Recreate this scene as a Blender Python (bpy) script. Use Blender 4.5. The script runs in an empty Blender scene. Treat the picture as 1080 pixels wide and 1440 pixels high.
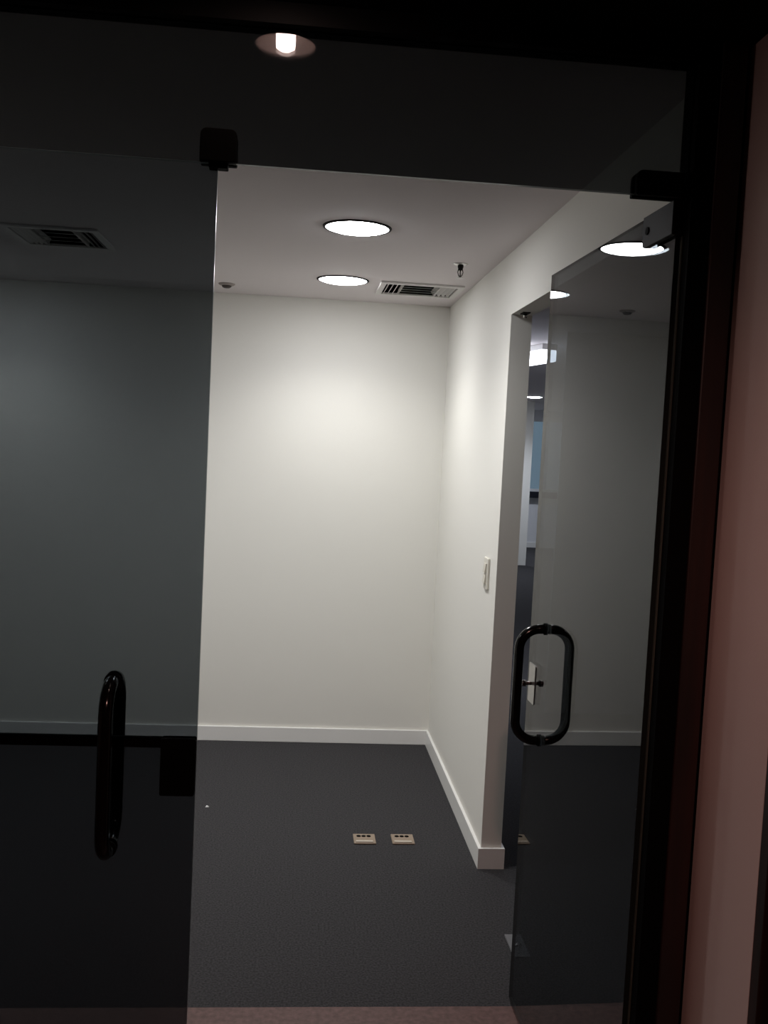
import bpy, bmesh, math
from math import sin, cos, pi
from mathutils import Vector, Matrix

sc = bpy.context.scene
COL = sc.collection

# ------------------------------------------------------------------ layout
EYE, D = 1.6, 1.8273            # eye height, distance camera - glass line (y = 0)
HEAD = 2.100                    # underside of the transom glass
CEIL = 2.352                    # room ceiling
SOFF = 2.384                    # entrance soffit
YB = 3.2993                     # back wall
XP, YP, TP = 0.7677, 1.7623, 0.0793   # partition face, its end, its thickness
HS = 2.1135                     # underside of the bulkhead over the opening
XL, XH = -0.1664, 0.7092        # free edge of closed leaf, hinge line of open leaf
XJ = 0.819                      # inner face of the plastered reveal
NICHE = 0.27                    # depth of the entrance recess
OX1, OY1 = 6.0, 14.5            # far office


# ------------------------------------------------------------------ helpers
def lin(c):
    return tuple(((v / 255) / 12.92 if v / 255 <= .04045 else ((v / 255 + .055) / 1.055) ** 2.4) for v in c) + (1,)


def mat(name, col, rough=.6, metal=0., noise=0., scale=40., bump=0., spec=.5, var=None, detail=4):
    m = bpy.data.materials.new(name); m.use_nodes = True
    nt = m.node_tree; b = nt.nodes['Principled BSDF']
    b.inputs['Base Color'].default_value = tuple(col) + (1,) if len(col) == 3 else col
    b.inputs['Roughness'].default_value = rough; b.inputs['Metallic'].default_value = metal
    b.inputs['Specular IOR Level'].default_value = spec
    if noise or bump:
        tc = nt.nodes.new('ShaderNodeTexCoord')
        n = nt.nodes.new('ShaderNodeTexNoise'); n.inputs['Scale'].default_value = scale
        n.inputs['Detail'].default_value = detail
        nt.links.new(tc.outputs['Object'], n.inputs['Vector'])
        if noise:
            r = nt.nodes.new('ShaderNodeValToRGB')
            r.color_ramp.elements[0].position = .3; r.color_ramp.elements[1].position = .7
            c = list(col[:3]); v = var or [min(1, x * (1 + noise)) for x in c]
            r.color_ramp.elements[0].color = tuple(x * (1 - noise) for x in c) + (1,)
            r.color_ramp.elements[1].color = tuple(v) + (1,)
            nt.links.new(n.outputs['Fac'], r.inputs['Fac']); nt.links.new(r.outputs['Color'], b.inputs['Base Color'])
        if bump:
            bp = nt.nodes.new('ShaderNodeBump'); bp.inputs['Strength'].default_value = bump
            bp.inputs['Distance'].default_value = .003
            nt.links.new(n.outputs['Fac'], bp.inputs['Height']); nt.links.new(bp.outputs['Normal'], b.inputs['Normal'])
    return m


def emis(name, col, s):
    m = bpy.data.materials.new(name); m.use_nodes = True
    nt = m.node_tree; nt.nodes.clear()
    e = nt.nodes.new('ShaderNodeEmission'); o = nt.nodes.new('ShaderNodeOutputMaterial')
    e.inputs[0].default_value = tuple(col) + (1,); e.inputs[1].default_value = s
    nt.links.new(e.outputs[0], o.inputs[0]); return m


def glass(name, tint):
    """Flat pane: every face lets `tint` through and mirrors by Schlick's Fresnel."""
    m = bpy.data.materials.new(name); m.use_nodes = True
    nt = m.node_tree; nt.nodes.clear(); N = nt.nodes.new; L = nt.links.new
    tr = N('ShaderNodeBsdfTransparent'); tr.inputs[0].default_value = tuple(tint) + (1,)
    gl = N('ShaderNodeBsdfGlossy'); gl.inputs['Roughness'].default_value = 0; gl.inputs['Color'].default_value = (1, 1, 1, 1)
    lw = N('ShaderNodeLayerWeight'); lw.inputs[0].default_value = .5
    p = N('ShaderNodeMath'); p.operation = 'POWER'; p.inputs[1].default_value = 5
    a = N('ShaderNodeMath'); a.operation = 'MULTIPLY_ADD'; a.inputs[1].default_value = .78; a.inputs[2].default_value = .034
    mx = N('ShaderNodeMixShader'); o = N('ShaderNodeOutputMaterial')
    L(lw.outputs['Facing'], p.inputs[0]); L(p.outputs[0], a.inputs[0]); L(a.outputs[0], mx.inputs[0])
    L(tr.outputs[0], mx.inputs[1]); L(gl.outputs[0], mx.inputs[2]); L(mx.outputs[0], o.inputs[0])
    return m


def wood(name, c0, c1):
    m = bpy.data.materials.new(name); m.use_nodes = True
    nt = m.node_tree; b = nt.nodes['Principled BSDF']
    tc = nt.nodes.new('ShaderNodeTexCoord'); mp = nt.nodes.new('ShaderNodeMapping')
    mp.inputs['Scale'].default_value = (14, 14, .9)
    n = nt.nodes.new('ShaderNodeTexNoise'); n.inputs['Scale'].default_value = 3; n.inputs['Detail'].default_value = 6
    r = nt.nodes.new('ShaderNodeValToRGB')
    r.color_ramp.elements[0].color = tuple(c0) + (1,); r.color_ramp.elements[1].color = tuple(c1) + (1,)
    r.color_ramp.elements[0].position = .35; r.color_ramp.elements[1].position = .68
    nt.links.new(tc.outputs['Object'], mp.inputs[0]); nt.links.new(mp.outputs[0], n.inputs['Vector'])
    nt.links.new(n.outputs['Fac'], r.inputs[0]); nt.links.new(r.outputs[0], b.inputs['Base Color'])
    b.inputs['Roughness'].default_value = .45
    return m


M = dict(
    wall=mat('white_wall_paint', (.78, .77, .72), .85, bump=.06, scale=220, spec=.2),
    office=mat('office_wall_paint', (.72, .73, .75), .85, bump=.06, scale=220, spec=.2),
    ceil=mat('ceiling_paint', (.74, .695, .70), .9, bump=.04, scale=160, spec=.15),
    skirt=mat('white_gloss_trim', (.80, .80, .78), .4, bump=.02, scale=60),
    carpet=mat('grey_loop_carpet', (.041, .040, .042), .95, noise=.42, scale=150, bump=.5, spec=.1, detail=8),
    stone=mat('red_brown_floor', (.105, .056, .050), .55, noise=.3, scale=60, bump=.1, spec=.3),
    reveal=mat('pink_beige_plaster', (.60, .48, .45), .8, bump=.08, scale=150, spec=.2),
    dark=mat('dark_corridor_paint', (.03, .024, .022), .8, bump=.05, scale=120),
    soffit=mat('black_soffit_paint', (.003, .0025, .0025), .9, spec=.05, bump=.05, scale=120),
    wood=wood('dark_red_wood', (.008, .003, .002), (.024, .007, .005)),
    black=mat('black_coated_metal', (.0015, .0015, .0015), .75, bump=.01, scale=300, spec=.05),
    tube=mat('black_gloss_tube', (.003, .003, .003), .15, spec=.3, bump=.005, scale=300),
    steel=mat('satin_steel', (.60, .59, .57), .3, 1., bump=.02, scale=400),
    chrome=mat('chrome', (.75, .75, .75), .12, 1., bump=.01, scale=400),
    patch=mat('dark_grey_patch_metal', (.010, .009, .009), .6, 0, spec=.12, bump=.01, scale=300),
    edge=mat('green_glass_edge', (.012, .016, .014), .3, spec=.3, bump=.01, scale=200),
    seal=mat('pale_edge_seal', (.06, .065, .05), .6, bump=.02, scale=200),
    vent=mat('white_vent_enamel', (.72, .70, .68), .45, bump=.02, scale=200),
    void=mat('duct_black', (.010, .010, .010), .9, bump=.02, scale=60),
    plastic=mat('cream_plastic', (.70, .68, .60), .4, bump=.01, scale=200),
    plastic2=mat('cream_rocker', (.60, .58, .50), .35, bump=.01, scale=200),
    beige=mat('beige_outlet_plastic', (.26, .20, .145), .45, bump=.02, scale=200),
    pale=mat('pale_outlet_lip', (.50, .45, .38), .4, bump=.02, scale=200),
    grey=mat('grey_detector_plastic', (.32, .28, .26), .5, bump=.02, scale=200),
    brown=mat('dark_detector_core', (.05, .035, .03), .5, bump=.02, scale=200),
    paper=mat('white_paper', (.75, .75, .75), .8, bump=.05, scale=200),
    reflector=mat('can_reflector', (.10, .085, .08), .4, bump=.02, scale=90),
    sill=mat('dark_sill', (.012, .014, .022), .4, bump=.02, scale=90),
    floorplate=mat('dull_metal_plate', (.13, .13, .135), .5, bump=.02, scale=200),
    gunmetal=mat('dark_chrome', (.16, .15, .15), .2, 1., bump=.01, scale=300),
    tint=glass('smoked_glass', (.350, .372, .386)),
    tint2=glass('smoked_transom_glass', (.300, .312, .318)),
    clear=glass('clear_window_glass', (.96, .98, .98)),
    lamp=emis('downlight_diffuser', (.97, .97, 1.0), 52.0),
    lamp_office=emis('office_diffuser', (.86, .90, 1.0), 55.0),
    lamp_batten=emis('batten_diffuser', (.88, .91, 1.0), 7.0),
    bulb=emis('warm_bulb', (1.0, .70, .62), 80.0),
)


def bx(bm, x0, x1, y0, y1, z0, z1, mi=0):
    v = [bm.verts.new(p) for p in ((x0, y0, z0), (x1, y0, z0), (x1, y1, z0), (x0, y1, z0), (x0, y0, z1), (x1, y0, z1), (x1, y1, z1), (x0, y1, z1))]
    fs = []
    for q in ((0, 3, 2, 1), (4, 5, 6, 7), (0, 1, 5, 4), (1, 2, 6, 5), (2, 3, 7, 6), (3, 0, 4, 7)):
        f = bm.faces.new([v[i] for i in q]); f.material_index = mi; fs.append(f)
    return v, fs


def lathe(bm, prof, cx=0, cy=0, n=40, mi=0):
    """prof: list of (r, z) revolved about the vertical axis through (cx, cy)."""
    rings = []
    for r, z in prof:
        if r < 1e-6:
            rings.append([bm.verts.new((cx, cy, z))])
        else:
            rings.append([bm.verts.new((cx + r * cos(2 * pi * i / n), cy + r * sin(2 * pi * i / n), z)) for i in range(n)])
    for a, b in zip(rings, rings[1:]):
        for i in range(n):
            j = (i + 1) % n
            q = [a[i % len(a)], a[j % len(a)], b[j % len(b)], b[i % len(b)]]
            q = [v for k, v in enumerate(q) if v not in q[:k]]
            if len(q) > 2:
                f = bm.faces.new(q); f.material_index = mi; f.smooth = True


def tube(bm, pts, r, n=20, closed=False, up=Vector((0, 1, 0))):
    pts = [Vector(p) for p in pts]; rings = []
    for i, p in enumerate(pts):
        if closed:
            t = pts[(i + 1) % len(pts)] - pts[i - 1]
        else:
            t = pts[min(i + 1, len(pts) - 1)] - pts[max(i - 1, 0)]
        t.normalize(); a = t.cross(up)
        if a.length < 1e-4: a = t.cross(Vector((1, 0, 0)))
        a.normalize(); b = t.cross(a)
        rings.append([bm.verts.new(p + r * (cos(2 * pi * k / n) * a + sin(2 * pi * k / n) * b)) for k in range(n)])
    m = len(rings)
    for i in range(m if closed else m - 1):
        A, B = rings[i], rings[(i + 1) % m]
        for k in range(n):
            f = bm.faces.new((A[k], A[(k + 1) % n], B[(k + 1) % n], B[k])); f.smooth = True
    if not closed:
        bm.faces.new(rings[0]); bm.faces.new(rings[-1])


def round_plate(bm, x0, x1, z0, z1, y0, y1, rad, corners=(1, 1, 1, 1), seg=6):
    """Plate in the x-z plane; corners = bottom-left, bottom-right, top-right, top-left rounded?"""
    pts = []
    for (cx, cz, a0, on) in ((x0, z0, pi, corners[0]), (x1, z0, 1.5 * pi, corners[1]), (x1, z1, 0, corners[2]), (x0, z1, .5 * pi, corners[3])):
        if not on: pts.append((cx, cz)); continue
        ox = cx + rad if cx == x0 else cx - rad; oz = cz + rad if cz == z0 else cz - rad
        for k in range(seg + 1):
            a = a0 + .5 * pi * k / seg; pts.append((ox + rad * cos(a), oz + rad * sin(a)))
    A = [bm.verts.new((x, y0, z)) for x, z in pts]; B = [bm.verts.new((x, y1, z)) for x, z in pts]
    bm.faces.new(A); bm.faces.new(B[::-1]); n = len(pts)
    for i in range(n): bm.faces.new((A[i], B[i], B[(i + 1) % n], A[(i + 1) % n]))


def obj(name, bm, mats, parent=None, bevel=0., loc=None):
    bmesh.ops.recalc_face_normals(bm, faces=bm.faces)
    me = bpy.data.meshes.new(name); bm.to_mesh(me); bm.free()
    for m in (mats if isinstance(mats, (list, tuple)) else [mats]): me.materials.append(M[m])
    o = bpy.data.objects.new(name, me); COL.objects.link(o)
    if parent: o.parent = parent
    if loc: o.location = loc
    if bevel:
        b = o.modifiers.new('bevel', 'BEVEL'); b.width = bevel; b.segments = 2; b.limit_method = 'ANGLE'
    return o


def boxes(name, lst, m, parent=None, bevel=0.):
    bm = bmesh.new()
    for b in lst: bx(bm, *b)
    return obj(name, bm, m, parent, bevel)


def struct(o, label=None):
    o['kind'] = 'structure'
    if label: o['label'] = label
    return o


def tag(o, label, cat, group=None):
    o['label'] = label; o['category'] = cat
    if group: o['group'] = group
    return o


def empty(name, loc, rz=0):
    o = bpy.data.objects.new(name, None); COL.objects.link(o)
    o.location = loc; o.rotation_euler = (0, 0, rz); o.empty_display_size = .1
    return o


def copy_tree(o, parent=None):
    c = o.copy(); COL.objects.link(c)
    if parent: c.parent = parent; c.matrix_parent_inverse = o.matrix_parent_inverse.copy()
    for ch in list(o.children): copy_tree(ch, c)
    return c


def plane_with_holes(bm, x0, x1, y0, y1, z0, z1, holes):
    """Slab x0..x1, y0..y1, z0..z1 with rectangular holes (hx0, hx1, hy0, hy1)."""
    xs = sorted({x0, x1, *[h[0] for h in holes], *[h[1] for h in holes]})
    ys = sorted({y0, y1, *[h[2] for h in holes], *[h[3] for h in holes]})
    def hole(i, j):
        if not (0 <= i < len(xs) - 1 and 0 <= j < len(ys) - 1): return True
        cx, cy = (xs[i] + xs[i + 1]) / 2, (ys[j] + ys[j + 1]) / 2
        return any(h[0] < cx < h[1] and h[2] < cy < h[3] for h in holes)
    V = {}
    def v(i, j, z):
        k = (i, j, z)
        if k not in V: V[k] = bm.verts.new((xs[i], ys[j], z))
        return V[k]
    for i in range(len(xs) - 1):
        for j in range(len(ys) - 1):
            if hole(i, j): continue
            bm.faces.new((v(i, j, z0), v(i, j + 1, z0), v(i + 1, j + 1, z0), v(i + 1, j, z0)))
            bm.faces.new((v(i, j, z1), v(i + 1, j, z1), v(i + 1, j + 1, z1), v(i, j + 1, z1)))
            for (di, dj, a, b) in ((-1, 0, (i, j), (i, j + 1)), (1, 0, (i + 1, j), (i + 1, j + 1)), (0, -1, (i, j), (i + 1, j)), (0, 1, (i, j + 1), (i + 1, j + 1))):
                if hole(i + di, j + dj): bm.faces.new((v(*a, z0), v(*b, z0), v(*b, z1), v(*a, z1)))


# ------------------------------------------------------------------ setting
YF = 0.836                      # where the red-brown entrance floor meets the carpet
XW = -3.2                       # left wall of the room
struct(boxes('floor', [(XW, OX1, YF, OY1, -.08, 0)], 'carpet'))
struct(boxes('floor.001', [(XW, OX1, -3.3, YF, -.08, 0)], 'stone'))

VENT_R = (.360, .716, 2.640, 2.955)     # hole of the right and left air vents
VENT_L = (-1.118, -.788, 1.925, 2.262)
bm = bmesh.new(); plane_with_holes(bm, XW, OX1, .03, OY1, CEIL, CEIL + .1, [VENT_R, VENT_L])
struct(obj('ceiling', bm, 'ceil'))

struct(boxes('wall_back', [(XW, XP + TP, YB, YB + .12, 0, CEIL)], 'wall'))
struct(boxes('wall_left', [(XW - .1, XW, -3.3, YB + .12, 0, 2.5)], 'wall'))
struct(boxes('wall_right', [(XP, XP + TP, YP, YB, 0, CEIL), (XP, XP + TP, .05, YP, HS, CEIL)], 'wall'))
struct(boxes('wall_front', [(.80, OX1, .0, .05, 0, CEIL), (XW, -1.10, .0, .05, 0, SOFF)], 'wall'))
# far office
struct(boxes('wall_side', [(XP + TP - .1, XP + TP, YB + .12, OY1, 0, CEIL), (OX1, OX1 + .1, 0, OY1, 0, CEIL)], 'office'))
struct(boxes('wall_office', [(XP + TP, 3.33, 11.81, 11.93, 0, CEIL)], 'wall'))
bm = bmesh.new()
WX0, WX1, WZ0, WZ1 = 3.84, 5.3, .97, 2.20
bx(bm, XP, WX0, OY1, OY1 + .15, 0, CEIL); bx(bm, WX1, OX1, OY1, OY1 + .15, 0, CEIL)
bx(bm, WX0, WX1, OY1, OY1 + .15, 0, WZ0); bx(bm, WX0, WX1, OY1, OY1 + .15, WZ1, CEIL)
struct(obj('wall_far', bm, 'office'))
struct(boxes('baseboard_far', [(3.0, OX1, OY1 - .014, OY1, 0, .09)], 'skirt'))
win = struct(boxes('window_2', [(WX0, WX0 + .04, OY1, OY1 + .06, WZ0, WZ1), (WX1 - .04, WX1, OY1, OY1 + .06, WZ0, WZ1),
                                (WX0, WX1, OY1, OY1 + .06, WZ1 - .04, WZ1), (WX0, WX1, OY1, OY1 + .06, WZ0, WZ0 + .04)], 'office'))
boxes('pane', [(WX0 + .04, WX1 - .04, OY1 + .025, OY1 + .035, WZ0 + .04, WZ1 - .04)], 'clear', win)
boxes('window_sill', [(WX0 - .06, WX1 + .06, OY1 - .10, OY1 - .001, WZ0 - .11, WZ0 - .005)], 'sill', win, .006)

struct(boxes('wall_added_screen', [(1.60, OX1, 4.0, 4.012, 0, CEIL)], 'office'))  # added screen, keeps the lit office from showing through the open leaf
# skirting boards
BH, BT = .08, .012
struct(boxes('baseboard_back', [(XW, XP, YB - BT, YB, 0, BH)], 'skirt', bevel=.003))
struct(boxes('baseboard_right', [(XP - BT, XP, YP - BT, YB - BT, 0, BH), (XP, XP + TP, YP - BT, YP, 0, BH),
                                 (XP + TP, XP + TP + BT, YP - BT, YB, 0, BH)], 'skirt'))
struct(boxes('baseboard_left', [(XW, XW + BT, .05, YB - BT, 0, BH)], 'skirt', bevel=.003))

# entrance recess and dark corridor
bm = bmesh.new()
LX, LY, LR = -.0580, -.170, .0585       # corridor downlight
n = 48
rect = (XW, 1.7, -3.3, 0.0)
inner = [bm.verts.new((LX + LR * cos(2 * pi * i / n), LY + LR * sin(2 * pi * i / n), SOFF)) for i in range(n)]
mid = []
for i in range(n):
    c, s = cos(2 * pi * i / n), sin(2 * pi * i / n); k = .13 / max(abs(c), abs(s))
    mid.append(bm.verts.new((LX + c * k, LY + s * k, SOFF)))
for i in range(n): bm.faces.new((inner[i], inner[(i + 1) % n], mid[(i + 1) % n], mid[i]))
plane_with_holes(bm, *rect, SOFF, SOFF + .1, [(LX - .13, LX + .13, LY - .13, LY + .13)])
struct(obj('ceiling.001', bm, 'soffit'))
struct(boxes('wall_corridor', [(XW, 1.7, -3.4, -3.3, 0, 2.5), (1.7, 1.8, -3.4, 0, 0, 2.5)], 'dark'))
struct(boxes('wall_reveal', [(XJ, 1.0, -NICHE, -.001, 0, SOFF)], 'reveal'))
struct(boxes('trim_1', [(XJ, 1.7, -NICHE - .03, -NICHE, 0, SOFF)], 'wood', bevel=.002))       # wood facing outside the recess
struct(boxes('trim_2', [(.757, XJ - .014, -.03, .0, 0, SOFF)], 'wood', bevel=.003))           # wood jamb lining
struct(boxes('trim_3', [(.7165, .757, -.025, .045, 0, SOFF), (XJ - .014, XJ, -.008, .0, 0, SOFF)], 'black'))    # black metal jamb; narrow second strip colours the shadow gap black
struct(boxes('trim_4', [(-1.10, .7165, -.025, .030, 2.346, SOFF)], 'black'))                   # head channel
struct(boxes('trim_5', [(-1.10, -1.05, -.025, .045, 0, 2.346)], 'black'))


# ------------------------------------------------------------------ glazing
def pane(name, x0, x1, z0, z1, t=.010, parent=None, m='tint'):
    bm = bmesh.new(); v, fs = bx(bm, x0, x1, -t / 2, t / 2, z0, z1)
    for f in fs:
        f.normal_update(); f.material_index = 0 if abs(f.normal.y) > .5 else 1
    return obj(name, bm, [m, 'edge'], parent)


def pull_handles(parent, x, zc, hw=.070, hh=.162, r=.055, tr=.0130):
    """A pair of D pulls, one on each face of the pane; together they make an oval."""
    for s in (-1, 1):
        pts = [(x, s * .006, zc + hh)]
        for k in range(13):
            a = .5 * pi * (1 - k / 12); pts.append((x, s * (hw - r + r * cos(a)), zc + hh - r + r * sin(a)))
        for k in range(1, 10):
            pts.append((x, s * hw, zc + (hh - r) * (1 - 2 * k / 10)))
        for k in range(13):
            a = -.5 * pi * k / 12; pts.append((x, s * (hw - r + r * cos(a)), zc - hh + r + r * sin(a)))
        pts.append((x, s * .006, zc - hh))
        bm = bmesh.new(); tube(bm, pts, tr, 20, up=Vector((1, 0, 0)))
        h = obj('pull_handle', bm, 'tube', parent)
        for zz in (zc + hh, zc - hh):
            bm = bmesh.new(); tube(bm, [(x, s * .0055, zz), (x, s * .0095, zz)], tr + .003, 20, up=Vector((1, 0, 0)))
            obj('collar', bm, 'black', h)


def patch_lock(parent, x0, x1, z0, z1, knob=True, front='steel', back='steel'):
    """Patch lock clamped over the pane's edge; y < 0 is the front."""
    xm, zm = (x0 + x1) / 2, (z0 + z1) / 2
    for s, m in ((-1, front), (1, back)):
        bm = bmesh.new(); a, b = sorted((s * .0052, s * (.0075 if s > 0 else .012))); round_plate(bm, x0, x1, z0, z1, a, b, .004)
        p = obj('lock_plate', bm, m, parent)
        if knob:
            bm = bmesh.new()
            tube(bm, [(xm, s * (.0076 if s > 0 else .0121), zm), (xm, s * .024, zm)], .0055, 18, up=Vector((1, 0, 0)))
            tube(bm, [(xm, s * .024, zm), (xm, s * .036, zm)], .0095, 18, up=Vector((1, 0, 0)))
            obj('lock_knob', bm, 'gunmetal', p, .0015)


# transom
tr = empty('window_1', (0, 0, HEAD)); struct(tr, 'smoked glass transom panel above the two glass doors')
pane('pane', -1.05, .7165, .0, 2.346 - HEAD, parent=tr, m='tint2')
bm = bmesh.new()
for y0, y1 in ((-.020, -.0052), (.0052, .020)): round_plate(bm, -.199, -.133, -.002, .057, y0, y1, .012, (0, 0, 1, 1))
bx(bm, -.183, -.148, -.012, .012, -.011, -.0005)
obj('patch_fitting', bm, 'black', tr, .002)
bm = bmesh.new()
for y0, y1 in ((-.020, -.0052), (.0052, .020)): round_plate(bm, .611, .7163, -.004, .042, y0, y1, .012, (0, 0, 0, 1))
obj('patch_fitting', bm, 'black', tr, .002)

# closed left leaf
dl = empty('door_1', (XL, 0, 0)); struct(dl, 'closed smoked glass door leaf on the left with a black pull handle seen edge on')
pane('pane', -.875, 0, .012, HEAD - .001, parent=dl)
pull_handles(dl, -.325 - XL, .979, hh=.161)
patch_lock(dl, -.066, -.001, .924, 1.034, knob=False, front='black', back='black')
boxes('push_rail', [(-.87, -.066, .006, .016, 1.010, 1.031)], 'black', dl, .002)
bm = bmesh.new(); round_plate(bm, -.875, -.72, .010, .062, -.018, .018, .008); obj('floor_patch', bm, 'patch', dl)

# open right leaf: local x runs along the leaf from the pivot, local +y faces the room's left
dr = empty('door_2', (XH, 0, 0), math.atan2(.8633, -.021)); struct(dr, 'smoked glass door leaf swung open on the right with an oval black pull handle')
W = .8636
pane('pane', .012, W, .012, HEAD - .001, parent=dr)
boxes('edge_seal', [(.004, .0115, -.011, -.0055, .07, HEAD - .07)], 'seal', dr)
pull_handles(dr, .715, .978, hw=.075, hh=.153)
patch_lock(dr, W - .080, W - .019, .903, 1.013, knob=True, front='black', back='steel')
for nm, z0, z1 in (('top_patch', HEAD - .068, HEAD - .004), ('floor_patch', .008, .066)):
    bm = bmesh.new()
    for y0, y1 in ((-.017, -.0052), (.0052, .017)): round_plate(bm, .002, .155, z0, z1, y0, y1, .014, (0, 1, 0, 0) if nm == 'top_patch' else (0, 0, 1, 0))
    bx(bm, .002, .0115, -.0052, .0052, z0, z1)
    p = obj(nm, bm, 'patch', dr, .0015)
    bm = bmesh.new()
    for y0, y1 in ((-.019, -.017), (.017, .019)): tube(bm, [(.128, y0, (z0 + z1) / 2), (.128, y1, (z0 + z1) / 2)], .008, 16, up=Vector((1, 0, 0)))
    obj('bolt', bm, 'black', p)

# ------------------------------------------------------------------ ceiling fittings of the room
def round_light(x, y, label, group, m='lamp', r=.110, z=CEIL, spot=33.):
    t = empty('ceiling_light', (x, y, z)); tag(t, label, 'ceiling light', group)
    bm = bmesh.new(); lathe(bm, [(r, -.001), (r, -.005), (r + .004, -.0055), (r + .009, -.003), (r + .010, 0), (r, 0)], n=56); obj('trim_ring', bm, 'patch' if z == CEIL else 'vent', t)
    bm = bmesh.new(); lathe(bm, [(0, -.017), (r * .3, -.0165), (r * .55, -.0145), (r * .75, -.011), (r * .9, -.007), (r - .001, -.003), (r - .001, -.001), (0, -.001)], n=56); obj('diffuser', bm, m, t)
    if spot:
        li = bpy.data.lights.new('downlight_beam', 'SPOT'); li.energy = spot; li.spot_size = math.radians(140); li.spot_blend = .75
        li.shadow_soft_size = .08; li.color = (1.0, .985, .955) if m == 'lamp' else (.82, .88, 1.0)
        lo = bpy.data.objects.new('downlight_beam', li); COL.objects.link(lo); lo.location = (x, y, z - .03); lo.parent = None
    return t


G = 'round white downlights in the white ceiling'
round_light(.172, 1.585, 'round glowing white downlight in the ceiling, the nearer one to the glass doors', G)
round_light(.172, 2.668, 'round glowing white downlight in the ceiling next to the vent and back wall', G)
round_light(-1.52, 2.668, 'round white downlight lighting the far left end of the back wall', G)
round_light(-1.52, 1.585, 'unseen round white downlight added at the far left, out towards the glass front', G)  # out of view, continues the light grid, added for room light

o_g = 'round downlights in the far office'
round_light(3.05, 10.75, 'small bright round downlight in the far office seen past the partition end', o_g, 'lamp_office', spot=85)
round_light(3.05, 13.2, 'unseen round downlight added in the far office to light its window wall', o_g, 'lamp_office', spot=110)  # added out of sight to brighten the wall around the window
round_light(1.9, 9.5, 'unseen round downlight added in the middle of the far office ceiling', o_g, 'lamp_office', spot=30)  # added fill for the office, hidden by the partition
round_light(1.15, 4.9, 'unseen round downlight added in the far office just behind the partition', o_g, 'lamp_office', spot=95)  # hidden extra light, added to lift the office carpet


def troffer(x0, x1, y0, y1, label):
    """Surface-mounted luminous batten; near right corner of its end at (1.725, 4.70)."""
    t = empty('fluorescent_light', (1.725, 4.70, CEIL), math.radians(10.8)); tag(t, label, 'ceiling light')
    w, l, h = x1 - x0, y1 - y0, .118
    boxes('housing', [(-w - .004, .004, .0, l, -.040, 0)], 'vent', t, .002)
    boxes('diffuser', [(-w, 0, .002, l - .002, -h, -.0405)], 'lamp_batten', t, .006)


troffer(0, .105, 0, 1.3, 'bright rectangular fluorescent ceiling light in the far office beyond the partition')


def vent(h, label):
    x0, x1, y0, y1 = h; cx, cy = (x0 + x1) / 2, (y0 + y1) / 2; hx, hy = (x1 - x0) / 2, (y1 - y0) / 2
    t = empty('air_vent', (cx, cy, CEIL)); tag(t, label, 'air vent', 'square air vents in the white ceiling')
    a = .016
    bm = bmesh.new()
    for (p, q, r, s) in ((-hx - a, hx + a, -hy - a, -hy + .012), (-hx - a, hx + a, hy - .012, hy + a), (-hx - a, -hx + .012, -hy + .012, hy - .012), (hx - .012, hx + a, -hy + .012, hy - .012)):
        bx(bm, p, q, r, s, -.010, -.0005)
    obj('frame', bm, 'vent', t, .003)
    boxes('duct_box', [(-hx + .0005, hx - .0005, -hy + .0005, hy - .0005, .075, .09), (-hx + .0005, -hx + .003, -hy, hy, 0, .075), (hx - .003, hx - .0005, -hy, hy, 0, .075),
                       (-hx + .003, hx - .003, -hy + .0005, -hy + .003, 0, .075), (-hx + .003, hx - .003, hy - .003, hy - .0005, 0, .075)], 'void', t)
    def slat(p0, p1, lean, th=.0016, z1=.016):
        """Thin blade from p0 to p1 (lower edge), its upper edge shifted by lean."""
        (ax, ay), (bx_, by) = p0, p1; lx, ly = lean; z0 = -.008
        ex, ey = (th, 0) if lx else (0, th)
        bm = bmesh.new()
        v = [bm.verts.new(q) for q in ((ax, ay, z0), (ax + ex, ay + ey, z0), (ax + ex + lx, ay + ey + ly, z1), (ax + lx, ay + ly, z1))]
        w = [bm.verts.new(q) for q in ((bx_, by, z0), (bx_ + ex, by + ey, z0), (bx_ + ex + lx, by + ey + ly, z1), (bx_ + lx, by + ly, z1))]
        bm.faces.new(v); bm.faces.new(w[::-1])
        for i in range(4): bm.faces.new((v[i], v[(i + 1) % 4], w[(i + 1) % 4], w[i]))
        obj('slat', bm, 'vent', t)
    sx = hx * .50                       # the side sections reach in to here
    for k in range(4):
        u = hx - .020 - k * (hx - sx - .024) / 3
        for s in (-1, 1): slat((s * u - .0008, -hy + .013), (s * u - .0008, hy - .013), (-s * .017, 0))
    for s in (-1, 1): slat((s * (sx - .004), -hy + .013), (s * (sx - .004), hy - .013), (.0001, 0))
    nm = 4
    for k in range(nm):
        y = -hy + .078 + k * (2 * hy - .122) / (nm - 1)
        slat((-sx + .006, y), (sx - .006, y), (0, .018), .003, -.003)


vent(VENT_R, 'square white slatted air vent in the ceiling beside the back wall corner')
vent(VENT_L, 'square slatted air vent in the ceiling seen dark through the closed left glass door')

t = empty('smoke_detector', (-.377, 2.994, CEIL)); tag(t, 'small round grey ceiling detector with a dark centre near the back wall', 'smoke detector')
bm = bmesh.new(); lathe(bm, [(0, -.010), (.022, -.010), (.034, -.008), (.040, -.003), (.040, 0), (0, 0)], n=36); obj('base', bm, 'grey', t)
bm = bmesh.new(); lathe(bm, [(0, -.022), (.014, -.021), (.022, -.016), (.024, -.010), (0, -.010)], n=30); obj('sensor_dome', bm, 'brown', t)

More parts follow.
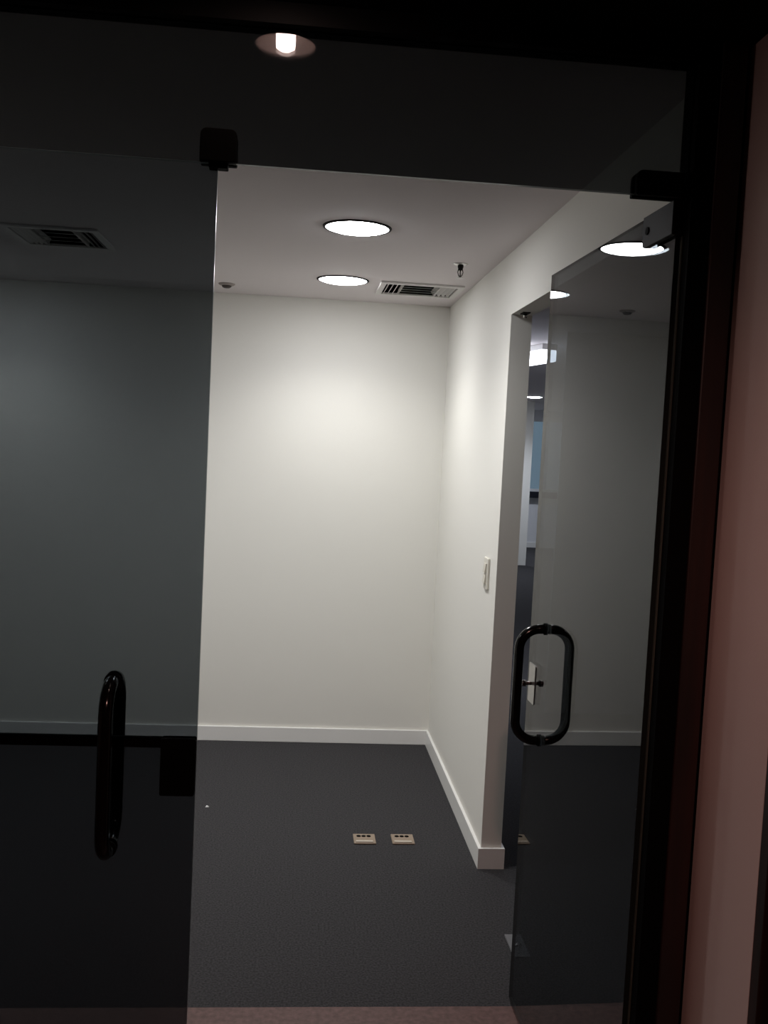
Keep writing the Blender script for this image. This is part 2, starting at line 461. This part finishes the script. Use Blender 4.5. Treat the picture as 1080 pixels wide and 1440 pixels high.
t = empty('fire_sprinkler', (.623, 2.110, CEIL)); tag(t, 'small metal fire sprinkler hanging from the ceiling near the right wall', 'fire sprinkler')
bm = bmesh.new(); lathe(bm, [(0, -.006), (.016, -.006), (.028, -.003), (.030, 0), (0, 0)], n=32); obj('escutcheon', bm, 'steel', t)
bm = bmesh.new(); lathe(bm, [(0, -.026), (.007, -.026), (.010, -.020), (.012, -.012), (.012, -.006), (0, -.006)], n=20); obj('body', bm, 'patch', t)
bm = bmesh.new()
for s in (-1, 1): tube(bm, [(s * .008, 0, -.022), (s * .011, 0, -.034), (s * .007, 0, -.046), (0, 0, -.053)], .0022, 10)
tube(bm, [(0, 0, -.026), (0, 0, -.052)], .0026, 10); obj('frame_arm', bm, 'gunmetal', t)
bm = bmesh.new(); lathe(bm, [(0, -.058), (.012, -.057), (.0125, -.055), (.003, -.053), (0, -.053)], n=24); obj('deflector', bm, 'steel', t)

# ------------------------------------------------------------------ light switch on the partition face
t = empty('light_switch', (XP, 1.932, 1.122)); tag(t, 'cream plastic light switch plate on the white partition wall near its end', 'light switch')
boxes('cover_plate', [(-.009, 0, -.040, .040, -.062, .062)], 'plastic', t, .003)
for z0, z1 in ((.004, .040), (-.040, -.004)):
    bm = bmesh.new(); v, f = bx(bm, -.0125, -.009, -.020, .020, z0, z1)
    for q in v:
        if q.co.x < -.012 and q.co.z < (z0 + z1) / 2: q.co.x -= .005
    obj('rocker', bm, 'plastic2', t, .001)

# ------------------------------------------------------------------ floor outlets and small things on the carpet
def outlet(x0, x1, y0, y1, label):
    cx, cy = (x0 + x1) / 2, (y0 + y1) / 2; hx, hy = (x1 - x0) / 2, (y1 - y0) / 2
    t = empty('floor_outlet', (cx, cy, 0)); tag(t, label, 'floor outlet', 'floor outlets in the carpet')
    boxes('cover_plate', [(-hx, hx, -hy, hy, 0, .007)], 'beige', t, .003)
    boxes('lip', [(-hx + .008, hx - .012, -hy + .006, -hy + .020, .007, .011)], 'pale', t, .002)
    for k in (-1, 0, 1):
        bm = bmesh.new(); lathe(bm, [(0, .0085), (.008, .0085), (.0095, .007), (0, .007)], k * .0205 - .002, .022, 18); obj('socket', bm, 'black', t)


outlet(.293, .383, 1.966, 2.060, 'beige floor outlet with three dark sockets in the carpet, left of the pair')
outlet(.449, .541, 1.968, 2.062, 'beige floor outlet with three dark sockets in the carpet, right of the pair')

bm = bmesh.new()
P = [(-.007, -.004, 0), (.006, -.006, 0), (.009, .003, 0), (-.002, .007, 0)]
a = [bm.verts.new(p) for p in P]; b = [bm.verts.new((x, y, .002 + .003 * (i % 2))) for i, (x, y, z) in enumerate(P)]
bm.faces.new(a); bm.faces.new(b[::-1])
for i in range(4): bm.faces.new((a[i], b[i], b[(i + 1) % 4], a[(i + 1) % 4]))
tag(obj('paper_scrap', bm, 'paper', loc=(-.327, 2.345, 0)), 'tiny white scrap lying on the carpet beside the closed glass door edge', 'paper scrap')

t = empty('floor_plate', (.752, 1.10, 0)); tag(t, 'flat steel plate on the carpet just behind the free edge of the open glass door', 'floor plate')
boxes('plate', [(0, .055, 0, .142, 0, .006)], 'floorplate', t, .0015)
bm = bmesh.new(); lathe(bm, [(0, .010), (.010, .010), (.013, .006), (0, .006)], .030, .071, 20); obj('pivot', bm, 'chrome', t)

t = empty('pivot_bracket', (.806, 1.70, HS)); tag(t, 'small metal bracket under the bulkhead at the top of the partition end', 'bracket')
boxes('base_plate', [(-.014, .014, -.025, .025, -.004, 0)], 'patch', t, .001)
bm = bmesh.new(); lathe(bm, [(0, -.020), (.006, -.019), (.008, -.014), (.008, -.004), (0, -.004)], n=18); obj('pin', bm, 'chrome', t)

# ------------------------------------------------------------------ corridor downlight (mirrored in the transom)
t = empty('recessed_downlight', (LX, LY, SOFF)); tag(t, 'small warm recessed downlight with a bare bulb, mirrored in the dark transom glass', 'ceiling light')
bm = bmesh.new(); lathe(bm, [(LR - .0008, .0), (LR - .001, .02), (LR - .006, .055), (LR - .016, .085), (0, .09)], n=48); obj('reflector', bm, 'reflector', t)
bm = bmesh.new(); lathe(bm, [(LR - .001, -.0005), (LR + .0045, -.0005), (LR + .005, -.003), (LR + .001, -.004), (LR - .001, -.0005)], n=48); obj('trim_ring', bm, 'reflector', t)
bm = bmesh.new(); lathe(bm, [(0, -.014), (.011, -.013), (.0185, -.008), (.0195, .0), (.0195, .048), (.013, .058), (0, .058)], n=28); obj('bulb', bm, 'bulb', t)
bm = bmesh.new(); lathe(bm, [(.011, .0585), (.013, .065), (.013, .082), (0, .084)], n=24); obj('lamp_holder', bm, 'vent', t)

li = bpy.data.lights.new('corridor_fill', 'SPOT'); li.energy = 52; li.color = (1.0, .52, .44); li.shadow_soft_size = .05  # unseen warm fill behind the entrance, added to brighten the reveal
li.spot_size = math.radians(158); li.spot_blend = .5
lo = bpy.data.objects.new('corridor_fill', li); COL.objects.link(lo); lo.location = (.15, -1.5, SOFF - .01)

# ------------------------------------------------------------------ world, camera, look
w = bpy.data.worlds.new('dusk'); sc.world = w; w.use_nodes = True
bg = w.node_tree.nodes['Background']; bg.inputs[0].default_value = (.115, .165, .215, 1); bg.inputs[1].default_value = 1.0

F, PITCH, ROLL, YAW = 1364.19, -.0669, .0491, .0915
def ray(u, v):
    c, s = cos(-ROLL), sin(-ROLL); u, v = c * u - s * v, s * u + c * v
    x, y, z = u, 1.0, -v
    c, s = cos(PITCH), sin(PITCH); y, z = c * y - s * z, s * y + c * z
    c, s = cos(YAW), sin(YAW); x, y = c * x + s * y, -s * x + c * y
    return Vector((x, y, z))
f0 = ray(0, 0); rx = ray(1, 0) - f0; uy = f0 - ray(0, 1)
cam = bpy.data.cameras.new('camera'); co = bpy.data.objects.new('camera', cam); COL.objects.link(co)
R = Matrix((rx.normalized(), uy.normalized(), -f0.normalized())).transposed()
co.matrix_world = Matrix.Translation((0, -D, EYE)) @ R.to_4x4()
cam.sensor_fit = 'VERTICAL'; cam.sensor_height = 24; cam.sensor_width = 18; cam.lens = 24 * F / 1440
cam.clip_start = .02; cam.clip_end = 100
sc.camera = co

sc.view_settings.view_transform = 'Standard'
sc.view_settings.look = 'None'
sc.view_settings.exposure = 0
cy = sc.cycles
cy.use_denoising = True
cy.max_bounces = 14; cy.diffuse_bounces = 6; cy.glossy_bounces = 6; cy.transparent_max_bounces = 16; cy.transmission_bounces = 6
cy.sample_clamp_indirect = 8
cy.caustics_reflective = True
